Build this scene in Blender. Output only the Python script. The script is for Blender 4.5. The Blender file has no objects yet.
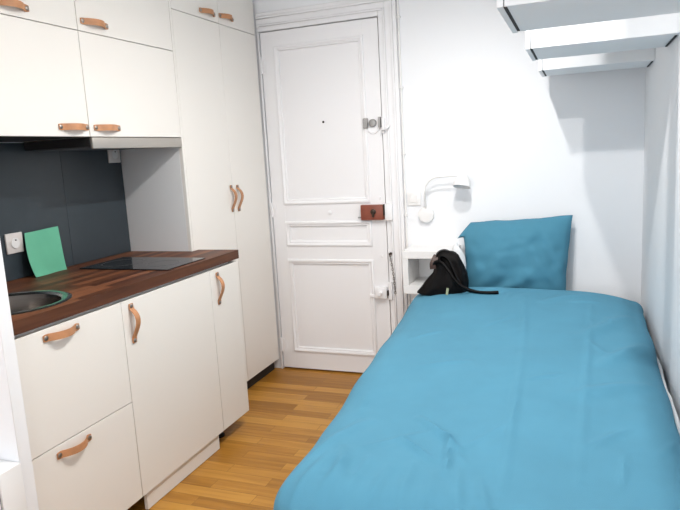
import bpy, bmesh, math, random
from mathutils import Vector, Matrix, noise
random.seed(4)
S = bpy.context.scene
COL = S.collection
PI = math.pi
NZ = noise.noise

# ------------------------------------------------------------------ materials
def mat(name, col, rough=.5, metal=0., bump=0., bscale=80., var=0., vscale=4., coat=0., stretch=None, spec=None):
    m = bpy.data.materials.new(name); m.use_nodes = True
    nt = m.node_tree; n = nt.nodes; l = nt.links
    p = n['Principled BSDF']
    p.inputs['Base Color'].default_value = (*col, 1)
    p.inputs['Roughness'].default_value = rough
    p.inputs['Metallic'].default_value = metal
    if coat: p.inputs['Coat Weight'].default_value = coat
    if spec is not None: p.inputs['Specular IOR Level'].default_value = spec
    tc = n.new('ShaderNodeTexCoord')
    src = tc.outputs['Object']
    if stretch:
        mp = n.new('ShaderNodeMapping'); mp.inputs['Scale'].default_value = stretch
        l.new(src, mp.inputs['Vector']); src = mp.outputs['Vector']
    if var:
        t = n.new('ShaderNodeTexNoise'); t.inputs['Scale'].default_value = vscale; t.inputs['Detail'].default_value = 5
        l.new(src, t.inputs['Vector'])
        r = n.new('ShaderNodeValToRGB')
        r.color_ramp.elements[0].position = .3; r.color_ramp.elements[1].position = .7
        r.color_ramp.elements[0].color = (*[c * (1 - var) for c in col], 1)
        r.color_ramp.elements[1].color = (*[min(1, c * (1 + var)) for c in col], 1)
        l.new(t.outputs['Fac'], r.inputs['Fac']); l.new(r.outputs['Color'], p.inputs['Base Color'])
    if bump:
        t2 = n.new('ShaderNodeTexNoise'); t2.inputs['Scale'].default_value = bscale; t2.inputs['Detail'].default_value = 4
        l.new(src, t2.inputs['Vector'])
        b = n.new('ShaderNodeBump'); b.inputs['Strength'].default_value = bump; b.inputs['Distance'].default_value = .002
        l.new(t2.outputs['Fac'], b.inputs['Height']); l.new(b.outputs['Normal'], p.inputs['Normal'])
    return m

def plank_mat(name, cols, length, width, rough, along='x', seam=.6, grain=.5, offset=.37, spec=.35):
    m = bpy.data.materials.new(name); m.use_nodes = True
    nt = m.node_tree; n = nt.nodes; l = nt.links; p = n['Principled BSDF']
    p.inputs['Roughness'].default_value = rough
    tc = n.new('ShaderNodeTexCoord')
    mp = n.new('ShaderNodeMapping'); l.new(tc.outputs['Object'], mp.inputs['Vector'])
    if along == 'y': mp.inputs['Rotation'].default_value = (0, 0, PI / 2)
    bk = n.new('ShaderNodeTexBrick'); l.new(mp.outputs['Vector'], bk.inputs['Vector'])
    bk.inputs['Scale'].default_value = 1; bk.inputs['Brick Width'].default_value = length
    bk.inputs['Row Height'].default_value = width; bk.inputs['Mortar Size'].default_value = .0012
    bk.inputs['Color1'].default_value = (0, 0, 0, 1); bk.inputs['Color2'].default_value = (1, 1, 1, 1)
    bk.inputs['Mortar'].default_value = (.5, .5, .5, 1); bk.offset = offset; bk.inputs['Bias'].default_value = 0
    # grain
    gm = n.new('ShaderNodeMapping'); gm.inputs['Scale'].default_value = (3, 45, 45)
    l.new(mp.outputs['Vector'], gm.inputs['Vector'])
    ad = n.new('ShaderNodeVectorMath'); ad.operation = 'ADD'
    l.new(gm.outputs['Vector'], ad.inputs[0])
    sc = n.new('ShaderNodeVectorMath'); sc.operation = 'SCALE'; sc.inputs['Scale'].default_value = 37
    l.new(bk.outputs['Color'], sc.inputs[0]); l.new(sc.outputs['Vector'], ad.inputs[1])
    t = n.new('ShaderNodeTexNoise'); t.inputs['Scale'].default_value = 1.; t.inputs['Detail'].default_value = 6
    t.inputs['Distortion'].default_value = .6
    l.new(ad.outputs['Vector'], t.inputs['Vector'])
    mx = n.new('ShaderNodeMath'); mx.operation = 'MULTIPLY_ADD'
    sep = n.new('ShaderNodeSeparateColor'); l.new(bk.outputs['Color'], sep.inputs['Color'])
    sub = n.new('ShaderNodeMath'); sub.operation = 'SUBTRACT'; sub.inputs[1].default_value = .5
    l.new(t.outputs['Fac'], sub.inputs[0])
    l.new(sub.outputs[0], mx.inputs[0]); mx.inputs[1].default_value = grain * 2.2
    l.new(sep.outputs[0], mx.inputs[2])
    r = n.new('ShaderNodeValToRGB'); e = r.color_ramp.elements
    e[0].position = 0; e[0].color = (*cols[0], 1); e[1].position = 1; e[1].color = (*cols[2], 1)
    k = e.new(.5); k.color = (*cols[1], 1)
    l.new(mx.outputs[0], r.inputs['Fac'])
    dk = n.new('ShaderNodeMix'); dk.data_type = 'RGBA'; dk.blend_type = 'MULTIPLY'
    l.new(bk.outputs['Fac'], dk.inputs['Factor']); l.new(r.outputs['Color'], dk.inputs['A'])
    dk.inputs['B'].default_value = (1 - seam, 1 - seam, 1 - seam, 1)
    l.new(dk.outputs['Result'], p.inputs['Base Color'])
    p.inputs['Specular IOR Level'].default_value = spec
    b = n.new('ShaderNodeBump'); b.inputs['Strength'].default_value = .12; b.inputs['Distance'].default_value = .002
    l.new(t.outputs['Fac'], b.inputs['Height']); l.new(b.outputs['Normal'], p.inputs['Normal'])
    return m

M = {}
M['wall'] = mat('white_wall_paint', (.86, .87, .89), .85, bump=.08, bscale=60)
M['ceil'] = mat('ceiling_paint', (.85, .85, .85), .9, bump=.05)
M['cab'] = mat('cream_lacquer', (.84, .805, .755), .38, bump=.02, bscale=30)
M['cabside'] = mat('white_melamine', (.80, .80, .80), .45, bump=.02)
M['rcab'] = mat('white_cabinet_board', (.84, .86, .88), .5, bump=.02)
M['door'] = mat('old_white_gloss_paint', (.86, .85, .86), .4, bump=.02, bscale=14)
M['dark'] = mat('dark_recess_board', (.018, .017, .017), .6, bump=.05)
M['black'] = mat('black_shadow_gap', (.02, .02, .022), .8, bump=.05)
M['work'] = plank_mat('walnut_butcher_block', [(.058, .017, .007), (.135, .045, .018), (.225, .082, .034)], .55, .042, .5, along='y', seam=.35, grain=.6)
M['floor'] = plank_mat('oak_strip_parquet', [(.31, .130, .016), (.42, .185, .026), (.54, .262, .046)], .62, .070, .36, along='x', seam=.35, grain=.75)
M['leather'] = mat('tan_leather', (.50, .235, .11), .55, bump=.3, bscale=250, var=.12, vscale=30)
M['screw'] = mat('aged_nickel', (.33, .29, .26), .4, 1., bump=.05)
M['steel'] = mat('brushed_steel', (.60, .60, .58), .25, 1., bump=.15, bscale=30, stretch=(1, 1, 30))
M['bowl'] = mat('dark_reflection_steel', (.26, .235, .215), .2, 1., bump=.1, bscale=30)  # same steel as the rim, dark brownish reflections put into its colour
M['alu'] = mat('hood_aluminium', (.47, .44, .40), .42, .6, bump=.1, bscale=20, stretch=(1, .05, 40))
M['splash'] = mat('slate_blue_splashback', (.036, .048, .058), .32, bump=.03, bscale=60, var=.06, vscale=3)
M['glass'] = mat('black_ceramic_glass', (.008, .009, .011), .12, bump=.01, spec=.35)
M['ring'] = mat('hob_ring_print', (.07, .07, .075), .3, bump=.01)
M['plastic'] = mat('white_plastic', (.84, .83, .82), .35, bump=.02)
M['plastic2'] = mat('outlet_cream_plastic', (.74, .69, .66), .35, bump=.02)
M['paper'] = mat('mint_green_paper', (.13, .47, .30), .7, bump=.1, bscale=120, var=.05, vscale=10)
M['blue'] = mat('teal_blue_cotton', (.078, .268, .388), .85, bump=.35, bscale=420, var=.05, vscale=5)
M['blue_shade'] = mat('shaded_teal_cotton', (.060, .225, .325), .85, bump=.35, bscale=420, var=.06, vscale=6)  # the duvet's cotton darkened, pillow shading put into the colour
M['sheet'] = mat('white_cotton_sheet', (.83, .84, .85), .9, bump=.3, bscale=300)
M['matt'] = mat('white_mattress_ticking', (.78, .78, .77), .9, bump=.3, bscale=200)
M['bag'] = mat('black_soft_leather', (.005, .004, .004), .6, bump=.4, bscale=90, spec=.14)
M['bagb'] = mat('brown_leather_trim', (.05, .02, .012), .5, bump=.3, bscale=90)
M['rust'] = mat('red_brown_lock_paint', (.24, .062, .035), .45, bump=.25, bscale=60, var=.12, vscale=25)
M['brass'] = mat('dull_grey_lock_metal', (.36, .35, .34), .4, .8, bump=.1)
M['darkm'] = mat('dark_bronze', (.055, .035, .025), .45, .6, bump=.1)
M['seam'] = mat('grey_seam', (.12, .13, .15), .6, bump=.02)
M['lid'] = mat('pine_bed_frame', (.55, .36, .18), .5, bump=.1, var=.1)
M['yel'] = mat('olive_glint', (.40, .43, .27), .4, bump=.2)  # pale olive that paints a glint on the handbag
def emis(name, col, st):
    m = bpy.data.materials.new(name); m.use_nodes = True
    p = m.node_tree.nodes['Principled BSDF']
    p.inputs['Emission Color'].default_value = (*col, 1); p.inputs['Emission Strength'].default_value = st
    return m
M['bulb'] = emis('lit_bulb', (1, .95, .88), 8)
def pane_mat():
    m = bpy.data.materials.new('window_glass'); m.use_nodes = True
    n = m.node_tree.nodes; l = m.node_tree.links
    n.remove(n['Principled BSDF'])
    t = n.new('ShaderNodeBsdfTransparent'); g = n.new('ShaderNodeBsdfGlossy'); g.inputs['Roughness'].default_value = .02
    x = n.new('ShaderNodeMixShader'); x.inputs['Fac'].default_value = .06
    l.new(t.outputs[0], x.inputs[1]); l.new(g.outputs[0], x.inputs[2]); l.new(x.outputs[0], n['Material Output'].inputs['Surface'])
    return m
M['pane'] = pane_mat()

# ------------------------------------------------------------------ mesh builder
class MB:
    def __init__(s): s.bm = bmesh.new(); s.mi = 0
    def _tag(s, before):
        for f in s.bm.faces:
            if f.index == -1 or f not in before: pass
    def _add(s, bm2, m=None):
        me = bpy.data.meshes.new('tmp')
        if m is not None: bm2.transform(m)
        for f in bm2.faces: f.material_index = s.mi
        bm2.to_mesh(me); bm2.free(); s.bm.from_mesh(me); bpy.data.meshes.remove(me); return s
    def box(s, x0, x1, y0, y1, z0, z1, bev=.0015, m=None, seg=1):
        b = bmesh.new(); bmesh.ops.create_cube(b, size=1)
        for v in b.verts:
            v.co = Vector((x0 + (v.co.x + .5) * (x1 - x0), y0 + (v.co.y + .5) * (y1 - y0), z0 + (v.co.z + .5) * (z1 - z0)))
        if bev: bmesh.ops.bevel(b, geom=list(b.edges), offset=bev, segments=seg, affect='EDGES', profile=.5)
        return s._add(b, m)
    def tube(s, pts, r, seg=10, closed=False):
        pts = [Vector(p) for p in pts]; b = bmesh.new(); rings = []
        rr = r if isinstance(r, (list, tuple)) else [r] * len(pts)
        n = None
        for i, p in enumerate(pts):
            t = (pts[min(i + 1, len(pts) - 1)] - pts[max(i - 1, 0)]).normalized()
            if n is None:
                n = t.orthogonal().normalized()
            else:
                n = (n - t * n.dot(t)).normalized()
            bn = t.cross(n)
            rings.append([b.verts.new(p + (n * math.cos(a) + bn * math.sin(a)) * rr[i]) for a in [2 * PI * k / seg for k in range(seg)]])
        for i in range(len(rings) - 1):
            for k in range(seg):
                b.faces.new((rings[i][k], rings[i][(k + 1) % seg], rings[i + 1][(k + 1) % seg], rings[i + 1][k]))
        b.faces.new(rings[0][::-1]); b.faces.new(rings[-1])
        return s._add(b)
    def lathe(s, prof, m=None, seg=32, cap=True):
        b = bmesh.new(); rings = []
        for r, z in prof:
            rings.append([b.verts.new((r * math.cos(2 * PI * k / seg), r * math.sin(2 * PI * k / seg), z)) for k in range(seg)])
        for i in range(len(rings) - 1):
            for k in range(seg):
                b.faces.new((rings[i][k], rings[i][(k + 1) % seg], rings[i + 1][(k + 1) % seg], rings[i + 1][k]))
        if cap:
            b.faces.new(rings[0][::-1]); b.faces.new(rings[-1])
        return s._add(b, m)
    def grid(s, fn, nu, nv, solid=0.):
        b = bmesh.new()
        g = [[b.verts.new(fn(i / nu, j / nv)) for j in range(nv + 1)] for i in range(nu + 1)]
        for i in range(nu):
            for j in range(nv):
                b.faces.new((g[i][j], g[i + 1][j], g[i + 1][j + 1], g[i][j + 1]))
        bmesh.ops.recalc_face_normals(b, faces=b.faces)
        if solid: bmesh.ops.solidify(b, geom=list(b.faces), thickness=solid)
        return s._add(b)
    def build(s, name, material, parent=None, origin=(0, 0, 0), smooth=True):
        bmesh.ops.recalc_face_normals(s.bm, faces=s.bm.faces)
        o3 = Vector(origin)
        root = parent
        while root is not None:
            if root.type == 'EMPTY': o3 = root.location
            root = root.parent
        for v in s.bm.verts: v.co -= o3
        me = bpy.data.meshes.new(name); s.bm.to_mesh(me); s.bm.free()
        for mm in (material if isinstance(material, (list, tuple)) else [material]): me.materials.append(mm)
        if smooth:
            me.polygons.foreach_set('use_smooth', [True] * len(me.polygons))
            try: me.set_sharp_from_angle(angle=math.radians(38))
            except Exception: pass
        o = bpy.data.objects.new(name, me); COL.objects.link(o)
        if parent is not None: o.parent = parent
        else: o.location = o3
        return o

def rot_to(axis):   # matrix that maps +Z to axis
    return Vector((0, 0, 1)).rotation_difference(Vector(axis).normalized()).to_matrix().to_4x4()
def T(p): return Matrix.Translation(Vector(p))
def tag(o, label, cat, group=None):
    o['label'] = label; o['category'] = cat
    if group: o['group'] = group
    return o
def thing(name, loc, label, cat, group=None):
    o = bpy.data.objects.new(name, None); COL.objects.link(o); o.location = loc; o.empty_display_size = .05
    return tag(o, label, cat, group)
def struct(o): o['kind'] = 'structure'; return o

# ------------------------------------------------------------------ dimensions
D = 3.546; XR = .299; XL = -2.215; YN = -1.3; ZC = 2.5
XB = -1.603; XT = -1.833

# ------------------------------------------------------------------ room shell
struct(MB().box(XL - .1, XR + .1, YN - .1, D + .15, -.1, 0, 0).build('floor', M['floor']))
struct(MB().box(XL - .1, XR + .1, YN - .1, D + .15, ZC, ZC + .1, 0).build('ceiling', M['ceil']))
struct(MB().box(XL - .1, XL, YN, D, 0, ZC, 0).build('wall_left', M['wall']))
struct(MB().box(XR, XR + .1, YN, D, 0, ZC, 0).build('wall_right', M['wall']))
w = MB(); dl, dr, dt = -1.819, -1.066, 2.121
w.box(XL - .1, dl, D, D + .06, 0, ZC, 0); w.box(dr, XR + .1, D, D + .06, 0, ZC, 0); w.box(dl, dr, D, D + .06, dt, ZC, 0)
w.box(XL - .1, XR + .1, D + .06, D + .15, 0, ZC, 0)
struct(w.build('wall_back', M['wall']))
WX0, WX1, WZ0, WZ1 = -1.75, -.25, .85, 2.25
w = MB(); y0, y1 = YN - .1, YN
w.box(XL - .1, WX0, y0, y1, 0, ZC, 0); w.box(WX1, XR + .1, y0, y1, 0, ZC, 0); w.box(WX0, WX1, y0, y1, 0, WZ0, 0); w.box(WX0, WX1, y0, y1, WZ1, ZC, 0)
struct(w.build('wall_front', M['wall']))
win = MB()
fw = .06
for a in ((WX0, WX0 + fw, WZ0, WZ1), (WX1 - fw, WX1, WZ0, WZ1), (WX0 + fw, WX1 - fw, WZ0, WZ0 + fw), (WX0 + fw, WX1 - fw, WZ1 - fw, WZ1), ((WX0 + WX1) / 2 - .04, (WX0 + WX1) / 2 + .04, WZ0 + fw, WZ1 - fw)):
    win.box(a[0], a[1], YN - .08, YN - .03, a[2], a[3], .004)
wo = struct(win.build('window_1', M['plastic']))
MB().box(WX0 + fw, WX1 - fw, YN - .058, YN - .054, WZ0 + fw, WZ1 - fw, 0).build('pane', M['pane'], wo)
# nib wall closing the near end of the kitchen
struct(MB().box(XL, -1.580, 1.300, 1.345, 0, ZC, .002).build('wall_partition', M['wall']))

# ------------------------------------------------------------------ handles
def handle(face_x, c, vertical, parent, L=.155, name='handle'):
    """leather strap fixed with two screws on a face looking towards +x; c=(y,z) centre"""
    mb = MB(); b = bmesh.new(); W = .0125; th = .0032
    prof = []
    N = 22
    for i in range(N + 1):
        t = i / N; s = (t - .5) * L
        if t < .13 or t > .87: h = .002
        else:
            k = (t - .13) / .74; k = 1 - (1 - k) ** .72 if vertical else k; h = .002 + .027 * (math.sin(PI * k) ** (1.1 if vertical else .8))
        prof.append((s, h))
    rows = []
    for i, (s, h) in enumerate(prof):
        e = min(i, N - i) / N
        wd = W * (.80 + .2 * min(1, e / .06))
        rows.append([b.verts.new((s, -wd, h)), b.verts.new((s, wd, h)), b.verts.new((s, wd, h + th)), b.verts.new((s, -wd, h + th))])
    for i in range(N):
        for k in range(4):
            b.faces.new((rows[i][k], rows[i][(k + 1) % 4], rows[i + 1][(k + 1) % 4], rows[i + 1][k]))
    b.faces.new(rows[0][::-1]); b.faces.new(rows[-1])
    # local: X along strap, Y width, Z out
    if vertical: m = Matrix(((0, 0, 1, face_x), (0, 1, 0, c[0]), (1, 0, 0, c[1]), (0, 0, 0, 1)))
    else: m = Matrix(((0, 0, 1, face_x), (1, 0, 0, c[0]), (0, 1, 0, c[1]), (0, 0, 0, 1)))
    mb.mi = 0; mb._add(b, m)
    mb.mi = 1
    for sx in (-1, 1):
        mb.lathe([(.0085, .0045), (.0085, .0068), (.006, .0088), (.0022, .0092)], m @ T((sx * L * .44, 0, 0)), seg=14)
    return mb.build(name, [M['leather'], M['screw']], parent)

G = .0015
# ------------------------------------------------------------------ base units
def carcass(x0, x1, y0, y1, z0, z1):
    mb = MB(); t = .016
    mb.box(x0, x1, y0, y0 + t, z0, z1); mb.box(x0, x1, y1 - t, y1, z0, z1)
    mb.box(x0, x1, y0 + t, y1 - t, z0, z0 + t); mb.box(x0, x0 + .01, y0 + t, y1 - t, z0 + t, z1)
    mb.box(x1 - .08, x1, y0 + t, y1 - t, z1 - t, z1)
    return mb
BG = 'base kitchen cabinets'
bx0, bx1 = XL + .012, XB - .021
c = thing('drawer_cabinet', (-1.9, 1.6, 0), 'white base cabinet with two stacked drawers under the round sink', 'cabinet', BG)
carcass(bx0, bx1, 1.352, 1.842, .085, .876).build('body', M['cabside'], c)
for z0, z1, hz, hy in ((.083, .475, .443, 1.535), (.4785, .870, .841, 1.543)):
    d = MB().box(XB - .019, XB, 1.349, 1.842 - G, z0, z1, .001).build('drawer', M['cab'], c)
    handle(XB, (hy, hz), False, d)
for yy in (1.40, 1.79):
    for xx in (-2.1, -1.70): MB().lathe([(.03, 0), (.03, .008), (.018, .012), (.018, .085)], T((xx, yy, 0)), 14).build('foot', M['dark'], c)
c = thing('base_cabinet', (-1.9, 2.15, 0), 'wide white base cabinet with one tall door below the black hob', 'cabinet', BG)
carcass(bx0, bx1, 1.843, 2.451, .085, .876).build('body', M['cabside'], c)
d = MB().box(XB - .019, XB, 1.842 + G, 2.452 - G, .083, .870, .001).build('door', M['cab'], c)
handle(XB, (1.890, .776), True, d)
MB().box(XB - .030, XB - .014, 1.880, 2.425, .003, .082, .001).build('plinth', M['cab'], c)
for yy in (1.88, 2.42): MB().lathe([(.03, 0), (.03, .008), (.018, .012), (.018, .085)], T((-2.1, yy, 0)), 14).build('foot', M['dark'], c)
c = thing('base_cabinet', (-1.9, 2.56, 0), 'narrow white base cabinet at the end of the worktop beside the tall cupboard', 'cabinet', BG)
carcass(bx0, bx1, 2.453, 2.653, .085, .876).build('body', M['cabside'], c)
d = MB().box(XB - .019, XB, 2.452 + G, 2.703, .083, .870, .001).build('door', M['cab'], c)
handle(XB, (2.508, .775), True, d)
MB().box(XT + .006, bx1, 2.685, 2.702, .083, .876).build('side_panel', M['cab'], c)
for xx in (-2.1, -1.70): MB().lathe([(.03, 0), (.03, .008), (.018, .012), (.018, .085)], T((xx, 2.55, 0)), 14).build('foot', M['dark'], c)

# worktop with round cut-out
ZT = .9275; SC = (-1.832, 1.552)
def poly_slab(outer, hole, z0, z1):
    mb = MB(); b = bmesh.new()
    def loop(pts):
        vs = [b.verts.new((x, y, z1)) for x, y in pts]
        return [b.edges.new((vs[i], vs[(i + 1) % len(vs)])) for i in range(len(vs))]
    es = loop(outer) + loop(hole)
    bmesh.ops.triangle_fill(b, use_beauty=True, use_dissolve=False, edges=es)
    for fc in list(b.faces):
        cc = fc.calc_center_median()
        if (cc.x - SC[0]) ** 2 + (cc.y - SC[1]) ** 2 < .17 ** 2 and all((v.co.x - SC[0]) ** 2 + (v.co.y - SC[1]) ** 2 < .19 ** 2 for v in fc.verts): b.faces.remove(fc)
    r = bmesh.ops.extrude_face_region(b, geom=list(b.faces))
    for v in r['geom']:
        if isinstance(v, bmesh.types.BMVert): v.co.z = z0
    return mb._add(b)
outer = [(XL + .003, 1.348), (XB + .008, 1.348), (XB + .008, 2.712), (XT + .004, 2.712), (XT + .004, 2.657), (XL + .003, 2.657)]
hole = [(SC[0] + .186 * math.cos(2 * PI * k / 48), SC[1] + .186 * math.sin(2 * PI * k / 48)) for k in range(48)]
o = poly_slab(outer, hole, .885, ZT).build('worktop', M['work'], smooth=False)
tag(o, 'dark walnut butcher-block worktop on the white base cabinets', 'worktop')
c = thing('sink', (SC[0], SC[1], ZT), 'round stainless steel sink set into the dark wood worktop', 'sink')
MB().lathe([(.168, ZT - .004), (.176, ZT + .0015), (.183, ZT + .004), (.198, ZT + .003), (.204, ZT + .0008)], T((*SC, 0)), 64, cap=False).build('rim', M['steel'], c)
mb = MB().lathe([(.168, ZT - .004), (.163, ZT - .02), (.160, ZT - .11), (.15, ZT - .14), (.12, ZT - .152), (.04, ZT - .156)], T((*SC, 0)), 64, cap=False)
mb.build('bowl', M['bowl'], c)
MB().lathe([(.0405, ZT - .158), (.0405, ZT - .155), (.034, ZT - .153), (.03, ZT - .157), (.004, ZT - .157)], T((*SC, 0)), 24).build('drain', M['darkm'], c)

c = thing('hob', (-1.82, 2.30, ZT), 'black glass two-zone hob lying flat on the wood worktop', 'hob')
MB().box(-2.09, -1.618, 2.160, 2.452, ZT + .0005, ZT + .0055, .002).build('glass_plate', M['glass'], c)
for xx, rr in ((-1.745, .075), (-1.965, .095)):
    MB().lathe([(rr, ZT + .0056), (rr, ZT + .0059), (rr - .003, ZT + .0059), (rr - .003, ZT + .0056)], T((xx, 2.305, 0)), 40, cap=False).build('cooking_zone', M['ring'], c)

# splashback
c = thing('splashback', (XL + .004, 2.0, ZT), 'dark slate blue splashback panels behind the worktop', 'splashback')
MB().box(XL + .001, XL + .009, 1.348, 2.2495, ZT + .001, 1.492, .0008).build('panel', M['splash'], c)
MB().box(XL + .001, XL + .009, 2.2505, 2.656, ZT + .001, 1.492, .0008).build('panel', M['splash'], c)

def outlet(y, z, label):
    x = XL + .0095
    c = thing('power_outlet', (x, y, z), label, 'outlet', 'sockets on the splashback')
    h = .042
    MB().box(x, x + .009, y - h, y + h, z - h, z + h, .003, seg=2).build('cover_plate', M['plastic2'], c)
    MB().lathe([(.022, .0125), (.0215, .0135), (.0195, .0135), (.019, .010), (.004, .0098)], T((x, y, z)) @ rot_to((1, 0, 0)), 28).build('socket_well', M['plastic'], c)
    mb = MB()
    for dy in (-.0095, .0095): mb.lathe([(.0028, .0100), (.0028, .0106)], T((x, y + dy, z)) @ rot_to((1, 0, 0)), 10)
    mb.lathe([(.0024, .0100), (.0024, .018), (.0012, .0195)], T((x, y, z + .0125)) @ rot_to((1, 0, 0)), 10)
    mb.build('contact', M['darkm'], c)
outlet(1.936, 1.081, 'cream wall socket on the splashback left of the green paper')
outlet(2.600, 1.432, 'small cream wall socket half tucked under the cooker hood')

# paper leaning on splashback
def paperf(u, v):
    y = 1.966 + .185 * u + .018 * v - .016 * math.sin(PI * v)
    z = ZT + .002 + .186 * v
    x = -2.139 - .052 * (v ** .8) - .012 * u * (1 - v) + .018 * math.sin(PI * v) * (.4 + .6 * u) + .004 * math.sin(2 * PI * u)
    return (x, y, z + .006 * u * v)
o = MB().grid(paperf, 16, 20, .0006).build('paper_sheet', M['paper'], origin=(-2.16, 2.06, ZT))
tag(o, 'curled mint green sheet of paper leaning on the splashback', 'paper')

# ------------------------------------------------------------------ wall cabinets
WG = 'wall cabinets over the worktop'
ZU, ZS, ZTop = 1.494, 1.9032, 2.31
def wallcab(y0, y1, z0, z1, hy, hz, label, dark_bottom=False):
    c = thing('wall_cabinet', ((XL + XT) / 2, (y0 + y1) / 2, z0), label, 'cabinet', WG)
    MB().box(XL + .003, XT - .021, y0 + .0005, y1 - .0005, z0 + (.012 if dark_bottom else .002), z1 - .002).build('body', M['cabside'], c)
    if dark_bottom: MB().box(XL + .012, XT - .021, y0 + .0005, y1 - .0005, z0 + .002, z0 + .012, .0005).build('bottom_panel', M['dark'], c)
    d = MB().box(XT - .019, XT, y0 + G, y1 - G, z0 + G, z1 - G, .001).build('door', M['cab'], c)
    handle(XT, (hy, hz), False, d)
YU0, YU1, YU2 = 1.43, 2.0396, 2.6602
wallcab(YU0, YU1, ZU, ZS, 1.955, 1.531, 'lower left white wall cabinet with a handle at its bottom right, above the sink', True)
wallcab(YU1, YU2, ZU, ZS, 2.141, 1.531, 'lower white wall cabinet right above the cooker hood')
wallcab(YU0, YU1, ZS, ZTop, 1.728, 1.940, 'upper left white wall cabinet cut by the left edge of the photo')
wallcab(YU1, YU2, ZS, ZTop, 2.134, 1.943, 'upper white wall cabinet next to the tall cupboard, cut off at the top')
c = thing('cooker_hood', (-2.0, 2.35, 1.45), 'slim silver built-in cooker hood under the wall cabinet', 'cooker hood')
MB().box(XL + .02, XT - .012, 2.046, 2.657, 1.458, 1.4935).build('housing', M['dark'], c)
MB().box(XT - .0115, XT + .004, 2.046, 2.658, 1.447, 1.4925, .004, seg=2).build('front_bar', M['alu'], c)
mb = MB().box(XL + .05, XT - .03, 2.07, 2.63, 1.4535, 1.4575, .001)
mb.build('grease_filter', M['seam'], c)

# ------------------------------------------------------------------ tall cupboard
YT0, YT1, YTm = 2.6612, 3.522, 3.108
c = thing('tall_cupboard', (-2.02, 3.09, 0), 'tall cream cupboard with four doors between kitchen and entrance door', 'cupboard')
MB().box(XL + .003, XT - .021, YT0, YT1, .072, 2.495).build('body', M['cabside'], c)
MB().box(XT - .0205, XT, YT0, YT0 + .0165, .072, 2.495, .001).build('side_panel', M['cab'], c)
ZD = 2.1022
for y0, y1, z0, z1, h in ((YT0 + .0175, YTm, .074, ZD, (3.090, 1.157, True)), (YTm, YT1 - .001, .074, ZD, (3.160, 1.154, True)),
                          (YT0 + .0175, YTm, ZD, 2.493, (2.995, 2.140, False)), (YTm, YT1 - .001, ZD, 2.493, (3.187, 2.147, False))):
    g2 = .0009
    d = MB().box(XT - .019, XT, y0 + (g2 if y0 == YTm else 0), y1 - (g2 if y1 == YTm else 0), z0 + G, z1 - G, .0008).build('door', M['cab'], c)
    handle(XT, (h[0], h[1]), h[2], d, .15)
MB().box(XT - .05, XT - .034, YT0 + .01, YT1 - .01, .002, .071).build('plinth', M['dark'], c)
for yy in (2.72, 3.46): MB().lathe([(.03, 0), (.03, .008), (.018, .012), (.018, .072)], T((-2.1, yy, 0)), 14).build('foot', M['dark'], c)

# ------------------------------------------------------------------ entrance door
def ring(mb, x0, x1, z0, z1, y, prof):
    b = bmesh.new(); loops = []
    for ins, h in prof:
        loops.append([b.verts.new((x, y - h, z)) for x, z in ((x0 + ins, z0 + ins), (x1 - ins, z0 + ins), (x1 - ins, z1 - ins), (x0 + ins, z1 - ins))])
    for i in range(len(loops) - 1):
        for k in range(4): b.faces.new((loops[i][k], loops[i][(k + 1) % 4], loops[i + 1][(k + 1) % 4], loops[i + 1][k]))
    return mb._add(b)
DX0, DX1, DZ0, DZ1 = -1.8125, -1.0715, .012, 2.1155
panels = [(-1.727, -1.165, 1.079, 2.028), (-1.727, -1.165, .818, .966), (-1.727, -1.165, .128, .728)]
FY = D - .002
mb = MB()
mb.box(DX0, DX1, FY + .009, FY + .04, DZ0, DZ1, .001)
mb.box(DX0, panels[0][0], FY, FY + .0092, DZ0, DZ1, .001); mb.box(panels[0][1], DX1, FY, FY + .0092, DZ0, DZ1, .001)
zs = [DZ0, .128, .728, .818, .966, 1.079, 2.028, DZ1]
for a, b_ in ((0, 1), (2, 3), (4, 5), (6, 7)): mb.box(panels[0][0], panels[0][1], FY, FY + .0092, zs[a], zs[b_], 0)
for p in panels:
    ring(mb, p[0] - .004, p[1] + .004, p[2] - .004, p[3] + .004, FY, [(0, 0), (.002, .007), (.010, .011), (.018, .007), (.022, .001), (.028, .003), (.034, -.009)])
door = struct(mb.build('door_1', M['door']))
for hz in (1.923, 1.045, .166):
    MB().box(DX0 - .004, DX0 + .020, FY - .004, FY - .0002, hz - .04, hz + .04, .001).lathe([(.006, -.045), (.006, .045)], T((DX0 - .002, FY - .006, hz)), 12).build('hinge', M['door'], door)
# red-brown rim lock
mb = MB(); mb.box(-1.216, -1.0775, FY - .034, FY - .0003, .975, 1.064, .003, seg=2)
lock = mb.build('rim_lock', M['rust'], door); lock['label'] = 'red-brown painted rim lock box'
mb = MB(); mb.lathe([(.0165, 0), (.0165, .006), (.009, .010), (.009, .016), (.004, .017)], T((-1.137, FY - .0342, 1.024)) @ rot_to((0, -1, 0)), 20)
mb.box(-1.143, -1.131, FY - .046, FY - .0343, .992, 1.014, .002); mb.box(-1.0765, -1.0725, FY - .036, FY - .0003, 1.00, 1.066, .001)
mb.build('key_barrel', M['darkm'], lock)
MB().box(-1.239, -1.2165, FY - .022, FY - .014, .985, .994, .001).build('latch_lever', M['brass'], lock)
# upper round lock
mb = MB(); mb.box(-1.180, -1.152, FY - .02, FY - .0003, 1.508, 1.566, .003); mb.box(-1.088, -1.073, FY - .02, FY - .0003, 1.508, 1.568, .002)
up = mb.build('upper_lock', M['brass'], door); up['label'] = 'small grey metal upper lock with round cylinder'
MB().lathe([(.023, 0), (.023, .010), (.018, .016), (.008, .017)], T((-1.124, FY - .0003, 1.536)) @ rot_to((0, -1, 0)), 24).build('lock_cylinder', M['brass'], up)
mb = MB(); pts = [(-1.160 + .075 * k / 10, FY - .004, 1.500 - .022 * math.sin(PI * k / 10)) for k in range(11)]
mb.tube(pts, .005, 8).build('lock_rose', M['door'], up)
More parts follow.
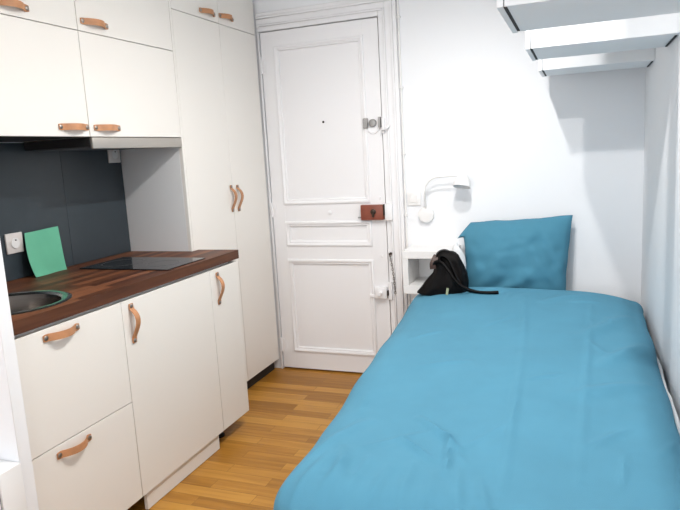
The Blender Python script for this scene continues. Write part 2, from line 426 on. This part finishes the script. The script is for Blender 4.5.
# lower white bolt
mb = MB(); mb.box(-1.152, -1.079, FY - .03, FY - .0003, .498, .567, .004, seg=2)
mb.box(-1.19, -1.153, FY - .014, FY - .0003, .500, .520, .002)
bo = mb.build('lower_lock', M['door'], door)
MB().lathe([(.013, 0), (.013, .006), (.007, .01), (.007, .022), (.012, .026), (.012, .034)], T((-1.116, FY - .030, .534)) @ rot_to((0, -1, 0)), 18).build('turn_knob', M['door'], bo)
MB().box(-1.079, -1.0722, FY - .02, FY - .0003, .515, .547, .001).build('bolt_tongue', M['darkm'], bo)
MB().lathe([(.007, 0), (.007, .003), (.003, .005)], T((-1.437, FY - .0095 + .0185, 1.564)) @ rot_to((0, -1, 0)), 14).build('peephole', M['darkm'], door)
MB().lathe([(.012, 0), (.010, .006), (.004, .008)], T((-1.425, FY - .0003, 1.021)) @ rot_to((0, -1, 0)), 16).build('screw_cap', M['door'], door)
for pz in (.755, 1.10): MB().lathe([(.009, 0), (.007, .004), (.003, .005)], T((-1.105, FY - .0003, pz)) @ rot_to((0, -1, 0)), 16).build('screw_cap', M['door'], door)

# stepped casing
mb = MB()
def casing_band(a, b_, dep, bev=.003):
    xo0, xo1 = dr + a, dr + b_
    mb.box(xo0, xo1, D - dep, D - .0002, 0, dt + b_, bev)
    mb.box(dl - .009, xo0, D - dep, D - .0002, dt + a, dt + b_, bev)
for a, b_, dep in ((.0, .028, .010), (.028, .040, .018), (.040, .072, .013), (.072, .086, .022), (.086, .108, .016)):
    casing_band(a, b_, dep)
mb.box(dl - .010, dl, D - .012, D - .0002, 0, dt, .002)
tr = struct(mb.build('trim_1', M['door']))
MB().box(-1.0665, -1.022, D - .036, D - .0105, .972, 1.069, .003, seg=2).build('strike_box', M['door'], tr)
mb = MB().box(-1.0655, -1.045, D - .03, D - .0105, .494, .600, .002)
mb.build('strike_plate', M['door'], tr)
pts = [(-1.062, D - .024, 1.493), (-1.060, D - .036, 1.495), (-1.045, D - .042, 1.497), (-1.028, D - .038, 1.503), (-1.020, D - .03, 1.515)]
mb = MB().tube(pts, [.006, .006, .0055, .006, .007], 8); mb.box(-1.0655, -1.050, D - .028, D - .0105, 1.475, 1.56, .002); mb.build('strike_plate', M['door'], tr)
# door chain hanging on the frame
mb = MB()
n = 17
for k in range(n):
    t = k / (n - 1)
    p = Vector((-1.046 + .022 * t + .004 * math.sin(3 * t), D - .035, .765 - .225 * t))
    ax = Matrix.Rotation(PI / 2 * (k % 2) + .35, 4, 'Z')
    pts = [(.0045 * math.cos(a), 0, .0095 * math.sin(a)) for a in [2 * PI * j / 10 for j in range(11)]]
    pts = [T(p) @ ax @ Vector(q) for q in pts]
    mb.tube(pts, .0016, 6)
mb.lathe([(.008, 0), (.008, .02), (.005, .024)], T((-1.046, D - .0165, .772)) @ rot_to((0, -1, 0)), 12)
mb.build('door_chain', M['darkm'], tr)
# cable duct
mb = MB(); cx = -.947
mb.tube([(cx, D - .008, 0.0), (cx, D - .008, ZC)], .0065, 10)
for z in (.35, .78, 1.0, 1.35, 1.72, 2.1): mb.box(cx - .010, cx + .012, D - .017, D - .0003, z - .006, z + .006, .002)
struct(mb.build('trim_2', M['plastic']))

# ------------------------------------------------------------------ radiator on the partition
c = thing('electric_radiator', (-1.9, 1.25, .08), 'white electric radiator at the bottom left corner of the photo', 'radiator')
MB().box(-2.18, -1.572, 1.219, 1.2985, .08, .508, .004, seg=2).build('body', M['plastic'], c)
MB().box(-2.17, -1.580, 1.2142, 1.2187, .09, .500, 0).build('panel_gap', M['seam'], c)
MB().box(-2.18, -1.572, 1.185, 1.214, .08, .507, .004).build('front_panel', M['plastic'], c)
for xx in (-2.05, -1.70): MB().box(xx - .02, xx + .02, 1.2, 1.28, .001, .0795, .003).build('foot', M['plastic'], c)

# ------------------------------------------------------------------ switch, lamp, bedside shelf
c = thing('light_switch', (-.895, D, 1.092), 'white square light switch on the wall right of the entrance door', 'switch')
MB().box(-.936, -.855, D - .009, D - .0003, 1.052, 1.132, .003, seg=2).build('cover_plate', M['plastic'], c)
MB().box(-.918, -.873, D - .0125, D - .0092, 1.070, 1.114, .0015).build('rocker', M['plastic'], c)

c = thing('wall_lamp', (-.826, D, 1.0), 'white gooseneck reading lamp mounted on the wall above the bedside shelf', 'lamp')
R1 = rot_to((0, -1, 0))
MB().lathe([(.046, .0003), (.046, .020), (.043, .026), (.035, .028), (.006, .028)], T((-.826, D, 1.0)) @ R1, 40).build('base', M['plastic'], c)
ay = D - .075
pts = [(-.824, D - .022, 1.03), (-.823, D - .034, 1.052), (-.821, D - .052, 1.085), (-.818, ay + .006, 1.12)]
for k in range(9):
    a = PI - (PI / 2) * k / 8
    pts.append((-.735 + .080 * math.cos(a), ay, 1.140 + .075 * math.sin(a)))
pts += [(-.69, ay, 1.2165), (-.645, ay, 1.218), (-.61, ay, 1.219)]
MB().tube(pts, .0052, 10).build('gooseneck', M['plastic'], c)
hm = T((-.598, ay - .004, 1.214)) @ rot_to((-.12, -.35, -1))
MB().lathe([(.008, -.012), (.016, -.010), (.022, 0), (.040, .018), (.047, .045), (.0475, .062), (.0445, .062), (.043, .045), (.036, .022), (.004, .012)], hm, 36).build('lamp_head', M['plastic'], c)
MB().lathe([(.002, .013), (.018, .022), (.022, .032), (.016, .042), (.003, .046)], hm, 20).build('bulb', M['plastic'], c)

c = thing('bedside_shelf', (-.74, D, .589), 'white open box shelf fixed to the wall as a bedside table', 'shelf')
sx0, sx1, sy0, sz0, sz1 = -.915, -.635, 3.300, .584, .824
MB().box(sx0, sx1, sy0, D - .0005, sz1 - .042, sz1, .002).build('top', M['plastic'], c)
MB().box(sx0, sx1, sy0, D - .0005, sz0, sz0 + .048, .002).build('bottom', M['plastic'], c)
for a in (sx0, sx1 - .032): MB().box(a, a + .032, sy0 + .001, D - .0005, sz0 + .0482, sz1 - .0422, .001).build('side', M['plastic'], c)
MB().box(sx0 + .033, sx1 - .033, D - .012, D - .0006, sz0 + .0482, sz1 - .0422, 0).build('back', M['plastic'], c)

# ------------------------------------------------------------------ cabinets over the bed
RG = 'white cabinets on the wall above the bed'
ZR0 = 1.697
for y0, y1, lab in ((1.615, 2.005, 'white wall cabinet above the bed nearest the viewer, largest of the row of three'),
                    (2.372, 2.72, 'middle one of three white wall cabinets above the bed'),
                    (3.115, 3.42, 'white wall cabinet above the bed closest to the back wall')):
    c = thing('overhead_cabinet', (.06, (y0 + y1) / 2, ZR0), lab, 'cabinet', RG)
    xo = -.007 if y0 < 1.7 else 0
    MB().box(-.1650 + xo, XR - .0005, y0 + .002, y1 - .012, ZR0, 2.35, .001).build('body', M['rcab'], c)
    MB().box(-.183 + xo, -.1670 + xo, y0, y1, ZR0 - .001, 2.352, .001).build('door', M['rcab'], c)
    MB().box(-.1668 + xo, -.1590 + xo, y0 + .006, y1 - .03, ZR0 - .0016, ZR0 + .0005, 0).build('door_gap_shade', M['black'], c)  # black strip painting the shade in the gap behind the door
    MB().box(XR - .010, XR - .003, y0 + .05, y1 - .04, ZR0 - .0035, ZR0 - .0002, .0005).build('wall_gap_shade', M['black'], c)  # black strip painting the shade between cabinet and wall

# ------------------------------------------------------------------ bed
c = thing('bed', (-.3, 2.3, 0), 'single bed with a white mattress under the blue duvet', 'bed')
bx_0, bx_1, by_0, by_1 = -.80, .255, 1.36, 3.44
mb = MB(); mb.box(bx_0 + .02, bx_1 - .02, by_0 + .02, by_1 - .02, .18, .29, .01); mb.build('frame', M['lid'], c)
for xx in (bx_0 + .08, bx_1 - .08):
    for yy in (by_0 + .08, by_1 - .08):
        MB().lathe([(.025, 0), (.03, .05), (.034, .18)], T((xx, yy, 0)), 18).build('leg', M['lid'], c)
MB().box(bx_0 + .03, bx_1 - .004, by_0 + .03, by_1, .291, .50, .045, seg=4).build('mattress', M['matt'], c)
# rumpled white sheet along the wall side
def sheetf(u, v):
    y = 1.5 + 1.86 * u
    w_ = .006 * NZ(Vector((y * 5, v * 2, 0))) + .002 * NZ(Vector((y * 13, v * 3, 4)))
    x = .252 + .030 * v + w_ * .8
    z = .47 + .065 * math.sin(v * PI * .62) + w_ * 1.6 - .012 * (3.3 - y) / 2
    return (min(x, XR - .008), y, z)
MB().grid(sheetf, 90, 10, .003).build('sheet', M['sheet'], c)

# duvet
def lerp(a, b, t): return a + (b - a) * t
def sstep(a, b, t):
    t = max(0, min(1, (t - a) / (b - a))); return t * t * (3 - 2 * t)
Y0D, Y1D = 1.245, 3.285
def ztop(x, y):
    t = (y - Y0D) / (Y1D - Y0D)
    s = (x + .29) / .56
    return lerp(.545, .588, t) + .034 * max(0, 1 - lerp(s * s, abs(s) ** 4.5, t * t)) * (0.45 + .85 * t + .5 * t ** 6) + .006 * math.sin(7 * y + 3 * x)
folds = [((-.45, 1.75), (-.30, 1.58), .008, .012), ((-.47, 1.60), (-.36, 1.50), .008, .011), ((-.34, 1.66), (-.31, 1.44), .008, .010), ((-.60, 1.50), (-.55, 1.3), .008, .02),
         ((-.52, 3.10), (-.35, 3.18), .010, .02), ((-.15, 3.02), (.02, 3.16), .007, .03), ((.02, 2.6), (.2, 2.9), .010, .035), ((.08, 2.3), (.22, 2.55), .010, .03),
         ((-.02, 2.0), (.2, 2.15), .008, .03), ((-.25, 3.1), (-.2, 2.4), .004, .012), ((-.2, 2.4), (-.17, 1.4), .004, .012), ((.05, 3.0), (.0, 1.5), .003, .012), ((-.70, 1.45), (-.6, 1.7), .006, .02)]
for q in range(16):
    fx = random.uniform(-.70, .2); fy = random.uniform(1.35, 3.1); an = random.uniform(.3, 2.2); ln = random.uniform(.08, .22)
    folds.append(((fx, fy), (fx + ln * math.cos(an), fy + ln * math.sin(an)), random.uniform(.0015, .004), random.uniform(.008, .014)))
for q in range(9):
    fx = -.74 + .07 * q; folds.append(((fx, 1.24 + .01 * (q % 3)), (fx + .05 - .012 * q, 1.44 + .03 * (q % 2)), .004, .013))
def fold(x, y):
    h = 0
    for (a, b, am, wd) in folds:
        dx, dy = b[0] - a[0], b[1] - a[1]; L2 = dx * dx + dy * dy
        t = ((x - a[0]) * dx + (y - a[1]) * dy) / L2
        tc = max(0, min(1, t)); px, py = a[0] + dx * tc, a[1] + dy * tc
        d2 = (x - px) ** 2 + (y - py) ** 2
        h += 2.0 * am * math.exp(-d2 / (wd * wd)) * math.sin(PI * (.12 + .76 * tc))
    return h
def duvetf(u, v):
    # unfolded cloth coordinates
    a = lerp(-1.24, .42, u); b = lerp(.78, 3.40, v)
    tt = max(0, min(1, (b - Y0D) / (Y1D - Y0D)))
    xl = lerp(-.742, -.868, tt); xr = lerp(.262, .283, tt)
    rl, rr, rf, rh = .13, .05, .12, .06
    cx0, cx1, cy0, cy1 = xl + rl, xr - rr, Y0D + rf, Y1D - rh
    cx = max(cx0, min(cx1, a)); cy = max(cy0, min(cy1, b))
    dx, dy = a - cx, b - cy
    d = math.hypot(dx, dy)
    w1 = NZ(Vector((a * 2.2, b * 2.2, .3))); w2 = NZ(Vector((a * 6, b * 5, 3.1))); w3 = NZ(Vector((a * 17, b * 14, 9.)))
    if d < 1e-6:
        h = .011 * w1 + .006 * w2 + .0016 * w3 + fold(a, b)
        return (a, b, ztop(a, b) + h)
    wx, wy = abs(dx) / (abs(dx) + abs(dy)), abs(dy) / (abs(dx) + abs(dy))
    rx = rl if dx < 0 else rr; ry = rf if dy < 0 else rh
    r = rx * wx + ry * wy
    th = min(PI / 2, d / r); rest = max(0, d - r * PI / 2)
    if dx > 0: rest *= .3
    if dy > 0: rest *= .25
    nx, ny = dx / d, dy / d
    hor = r * math.sin(th); dz = r * (1 - math.cos(th)) + rest * .97
    wob = (.012 * w1 + .010 * w2) * min(1, d / .1)
    if dx > 0: wob = min(wob, .004)
    if dy > 0: wob = min(wob, .004)
    fl = fold(a, b) * math.cos(th)
    k = hor + wob * math.sin(th) + (.03 * rest if dx <= 0 and dy <= 0 else 0)
    return (cx + nx * k, cy + ny * k, max(.05, ztop(cx, cy) - dz + (.006 * w1 + .004 * w2) * math.cos(th) + fl))
mb = MB().grid(duvetf, 190, 270, 0)
o = mb.build('duvet', M['blue'], origin=(-.3, 2.3, .5))
sm = o.modifiers.new('thick', 'SOLIDIFY'); sm.thickness = .012; sm.offset = -1
tag(o, 'teal blue cotton duvet spread over the bed', 'duvet')

# pillow leaning on back wall
PC = {'bl': Vector((-.575, 3.375, .553)), 'br': Vector((-.070, 3.385, .565)), 'tl': Vector((-.610, 3.462, .960)), 'tr': Vector((-.036, 3.487, .988))}
PNn = Vector((0, -.97, .22)).normalized()
def pillow_side(sgn):
    def fn(u, v):
        # pull the edges inwards between the ears
        pu, pv = 2 * u - 1, 2 * v - 1
        pin = .02
        uu = .5 + .5 * pu * (1 - pin * (1 - pv * pv)); vv = .5 + .5 * pv * (1 - pin * 1.0 * (1 - pu * pu))
        uu += .010 * NZ(Vector((0, v * 5, 7))) * abs(pu) ** 3; vv += .012 * NZ(Vector((u * 5, 0, 3 + (pv > 0)))) * abs(pv) ** 3
        p = PC['bl'].lerp(PC['br'], uu).lerp(PC['tl'].lerp(PC['tr'], uu), vv)
        e = max(0, (1 - abs(pu) ** 2.6)) ** .5 * max(0, (1 - abs(pv) ** 2.6)) ** .5
        th = (.098 if sgn > 0 else .034) * e * (1.12 - .22 * v)
        w_ = .014 * NZ(Vector((u * 4, v * 4, 5 + sgn))) * e + .009 * NZ(Vector((u * 10, v * 8, 2 + sgn))) * (e + .1)
        # creases radiating from lower left / bottom
        w_ += .011 * math.sin(26 * (u * .5 - v) + 6 * NZ(Vector((u * 3, v * 3, 1)))) * e * math.exp(-((u - .45) ** 2 + (v - .18) ** 2) * 9)
        w_ += .008 * math.sin(34 * (u + v * .5)) * math.exp(-((u - .9) ** 2 * 30 + (v - .3) ** 2 * 5)) * e
        ear = max(0, 1 - math.hypot(u / .085, (1 - v) / .20))
        p = p + Vector((-.022, -.035, -.085)) * ear ** 1.1
        return p + PNn * (sgn * (th + .003) + w_ * (1 if sgn > 0 else .3))
    return fn
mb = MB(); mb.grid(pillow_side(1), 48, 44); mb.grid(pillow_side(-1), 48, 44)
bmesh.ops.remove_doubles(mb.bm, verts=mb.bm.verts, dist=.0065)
o = mb.build('pillow', M['blue_shade'], origin=(-.32, 3.42, .55))
tag(o, 'teal blue square pillow propped against the back wall', 'pillow')

# ------------------------------------------------------------------ handbag
BY = 3.165
def P(px, pz, dy=0): return Vector((px, BY + dy, pz + .028))
c = thing('handbag', (-.68, BY, .58), 'slouching black leather handbag with straps on the corner of the bed', 'handbag')
# body : stack of rounded sections from base to gathered top
secs = [(q_[0] + .016, *q_[1:]) for q_ in [(.606, -.790, -.545, .050), (.616, -.800, -.538, .060), (.64, -.782, -.534, .064), (.68, -.748, -.534, .062), (.72, -.716, -.540, .056), (.755, -.700, -.552, .050), (.785, -.698, -.562, .046), (.808, -.692, -.576, .040), (.822, -.684, -.590, .034), (.832, -.672, -.606, .022)]]
def bagf(u, v):
    k = v * (len(secs) - 1); i = min(int(k), len(secs) - 2); t = k - i
    z, xa, xb, dp = [lerp(secs[i][q], secs[i + 1][q], t) for q in range(4)]
    a = 2 * PI * u
    ca, sa = math.cos(a), math.sin(a)
    rx = (xb - xa) / 2
    x = (xa + xb) / 2 + rx * math.copysign(abs(ca) ** .75, ca)
    y = BY + dp * math.copysign(abs(sa) ** .8, sa)
    f = 1 + .10 * math.sin(9 * a + 5 * v) * math.sin(PI * min(1, v * 1.1)) + .16 * NZ(Vector((ca * 1.5, sa * 1.5, v * 4)))
    y = BY + (y - BY) * f
    x += .010 * NZ(Vector((a, v * 5, 3)))
    return (x, y, z + .006 * NZ(Vector((x * 20, y * 20, 1))) * min(1, 4 * v))
mb = MB(); mb.grid(bagf, 64, 36)
bmesh.ops.remove_doubles(mb.bm, verts=mb.bm.verts, dist=.0004)
eds = [e for e in mb.bm.edges if e.is_boundary]
bmesh.ops.holes_fill(mb.bm, edges=eds, sides=0)
mb.build('body', M['bag'], c)
def flat_strap(pts, w_, th, axis):
    """ribbon with rectangular section along a smooth path"""
    pts = [Vector(p) for p in pts]; out = []
    for i in range(len(pts) - 1):
        p0, p1, p2, p3 = pts[max(i - 1, 0)], pts[i], pts[i + 1], pts[min(i + 2, len(pts) - 1)]
        for k in range(8):
            t = k / 8
            out.append(.5 * ((2 * p1) + (p2 - p0) * t + (2 * p0 - 5 * p1 + 4 * p2 - p3) * t * t + (3 * p1 - p0 - 3 * p2 + p3) * t ** 3))
    out.append(pts[-1]); b = bmesh.new(); rows = []
    ax = Vector(axis).normalized()
    for i, p in enumerate(out):
        t = (out[min(i + 1, len(out) - 1)] - out[max(i - 1, 0)]).normalized()
        s_ = (ax - t * ax.dot(t)).normalized(); n_ = t.cross(s_)
        rows.append([b.verts.new(p + s_ * a * w_ / 2 + n_ * c_ * th / 2) for a, c_ in ((-1, -1), (1, -1), (1, 1), (-1, 1))])
    for i in range(len(rows) - 1):
        for k in range(4): b.faces.new((rows[i][k], rows[i][(k + 1) % 4], rows[i + 1][(k + 1) % 4], rows[i + 1][k]))
    b.faces.new(rows[0][::-1]); b.faces.new(rows[-1])
    return b
mb = MB()
mb._add(flat_strap([P(-.694, .760, -.02), P(-.692, .792, -.014), P(-.676, .816, -.008), P(-.645, .824, -.004), P(-.610, .808, -.004), P(-.594, .785, -.008), P(-.588, .74, -.02), P(-.60, .70, -.035)], .036, .009, (.3, -1, 0)))
mb._add(flat_strap([P(-.668, .775, -.05), P(-.655, .800, -.052), P(-.625, .790, -.055), P(-.602, .750, -.062), P(-.58, .70, -.068), P(-.558, .655, -.07)], .044, .010, (.2, -1, .5)))
mb.build('handle', M['bag'], c)
mb = MB(); mb._add(flat_strap([P(-.700, .745, -.030), P(-.682, .768, -.048), P(-.650, .765, -.060), P(-.612, .722, -.072), P(-.580, .678, -.078), P(-.54, .646, -.078), P(-.49, .626, -.072), P(-.44, .619, -.064), P(-.375, .622, -.06)], .030, .009, (0, -1, .8)))
mb.build('shoulder_strap', M['bag'], c)
mb = MB(); mb._add(flat_strap([P(-.704, .735, -.045), P(-.705, .758, -.046), P(-.697, .782, -.036), P(-.688, .800, -.02)], .030, .008, (1, .2, 0)))
t_ = mb.build('leather_tab', M['bagb'], c); t_['label'] = 'brown leather tab'
mb = MB(); mb._add(flat_strap([P(-.632, .606, -.0665), P(-.629, .622, -.068), P(-.626, .640, -.068)], .012, .006, (1, 0, 0)))
t_ = mb.build('painted_glint', M['yel'], c); t_['label'] = 'painted olive and white glint on the bag'  # small pale strip standing in for a light reflection
# white cloth behind the bag
def clothf(u, v):
    a = 2 * PI * u; ph = PI * (v - .5)
    r = 1 + .12 * NZ(Vector((math.cos(a) * 2, math.sin(a) * 2, v * 4)))
    return (-.602 + .038 * r * math.cos(ph) * math.cos(a), 3.272 + .022 * r * math.cos(ph) * math.sin(a), .755 + .112 * r * math.sin(ph) - .02 * math.cos(a))
mb = MB(); mb.grid(clothf, 32, 20)
bmesh.ops.remove_doubles(mb.bm, verts=mb.bm.verts, dist=.0008)
o = mb.build('white_cloth', M['sheet'], origin=(-.602, 3.272, .62))
tag(o, 'crumpled white cloth stuffed between the black handbag and blue pillow', 'cloth')

# ------------------------------------------------------------------ lights
def spot_shade(lx, yy, e, c, zb):
    MB().lathe([(.012, zb), (.012, zb - .018), (.045, zb - .033), (.05, zb - .053), (.046, zb - .053), (.04, zb - .036), (.004, zb - .028)], T((lx, yy, 0)), 28).build('lamp_shade', M['plastic'], c)
    MB().lathe([(.004, zb - .030), (.022, zb - .040), (.026, zb - .053), (.018, zb - .066), (.003, zb - .070)], T((lx, yy, 0)), 18).build('bulb', M['bulb'], c)
    ld = bpy.data.lights.new('spot_bulb_light', 'SPOT'); ld.energy = e; ld.color = (1, .975, .945); ld.shadow_soft_size = .022
    ld.spot_size = math.radians(176); ld.spot_blend = .78
    lo = bpy.data.objects.new('spot_bulb_light', ld); COL.objects.link(lo); lo.location = (lx, yy, zb - .10)
LX = -.42
c = thing('ceiling_spot_bar', (LX, 2.0, ZC), 'white two-lamp spot bar on the ceiling over the bed side', 'lamp')
MB().box(LX - .03, LX + .03, 1.55, 2.45, ZC - .022, ZC - .0005, .004).build('bar', M['plastic'], c)
spot_shade(LX, 1.724, 49, c, ZC - .022); spot_shade(LX, 2.37, 33, c, ZC - .022)
ld = bpy.data.lights.new('window_daylight', 'AREA'); ld.shape = 'RECTANGLE'; ld.size = WX1 - WX0; ld.size_y = WZ1 - WZ0
ld.energy = 38; ld.color = (.93, .965, 1)
lo = bpy.data.objects.new('window_daylight', ld); COL.objects.link(lo)
lo.location = ((WX0 + WX1) / 2, YN - .16, (WZ0 + WZ1) / 2); lo.rotation_euler = (PI / 2, 0, 0)
lo.rotation_euler = (-PI / 2, 0, PI) if False else (PI / 2, 0, 0)
lo.rotation_euler = Vector((0, 1, 0)).to_track_quat('-Z', 'Z').to_euler()

wd = bpy.data.worlds.new('sky'); S.world = wd; wd.use_nodes = True
bg = wd.node_tree.nodes['Background']; bg.inputs['Color'].default_value = (.75, .87, 1, 1); bg.inputs['Strength'].default_value = .5

# ------------------------------------------------------------------ camera
cam = bpy.data.cameras.new('camera'); cam.sensor_width = 36; cam.lens = 36 * 627.7181 / 680; cam.clip_start = .02
co = bpy.data.objects.new('camera', cam); COL.objects.link(co); S.camera = co
yaw, pitch, roll = .3701, .1603, -.0563
Fv = Vector((-math.sin(yaw) * math.cos(pitch), math.cos(yaw) * math.cos(pitch), -math.sin(pitch)))
rv = Vector((math.cos(yaw), math.sin(yaw), 0)); uv = rv.cross(Fv)
R2 = rv * math.cos(roll) + uv * math.sin(roll); U2 = -rv * math.sin(roll) + uv * math.cos(roll)
m = Matrix(((R2.x, U2.x, -Fv.x, 0), (R2.y, U2.y, -Fv.y, 0), (R2.z, U2.z, -Fv.z, 1.3738), (0, 0, 0, 1)))
co.matrix_world = m

S.view_settings.view_transform = 'Standard'; S.view_settings.look = 'None'
S.view_settings.exposure = .52; S.view_settings.gamma = 1; S.view_settings.use_curve_mapping = False
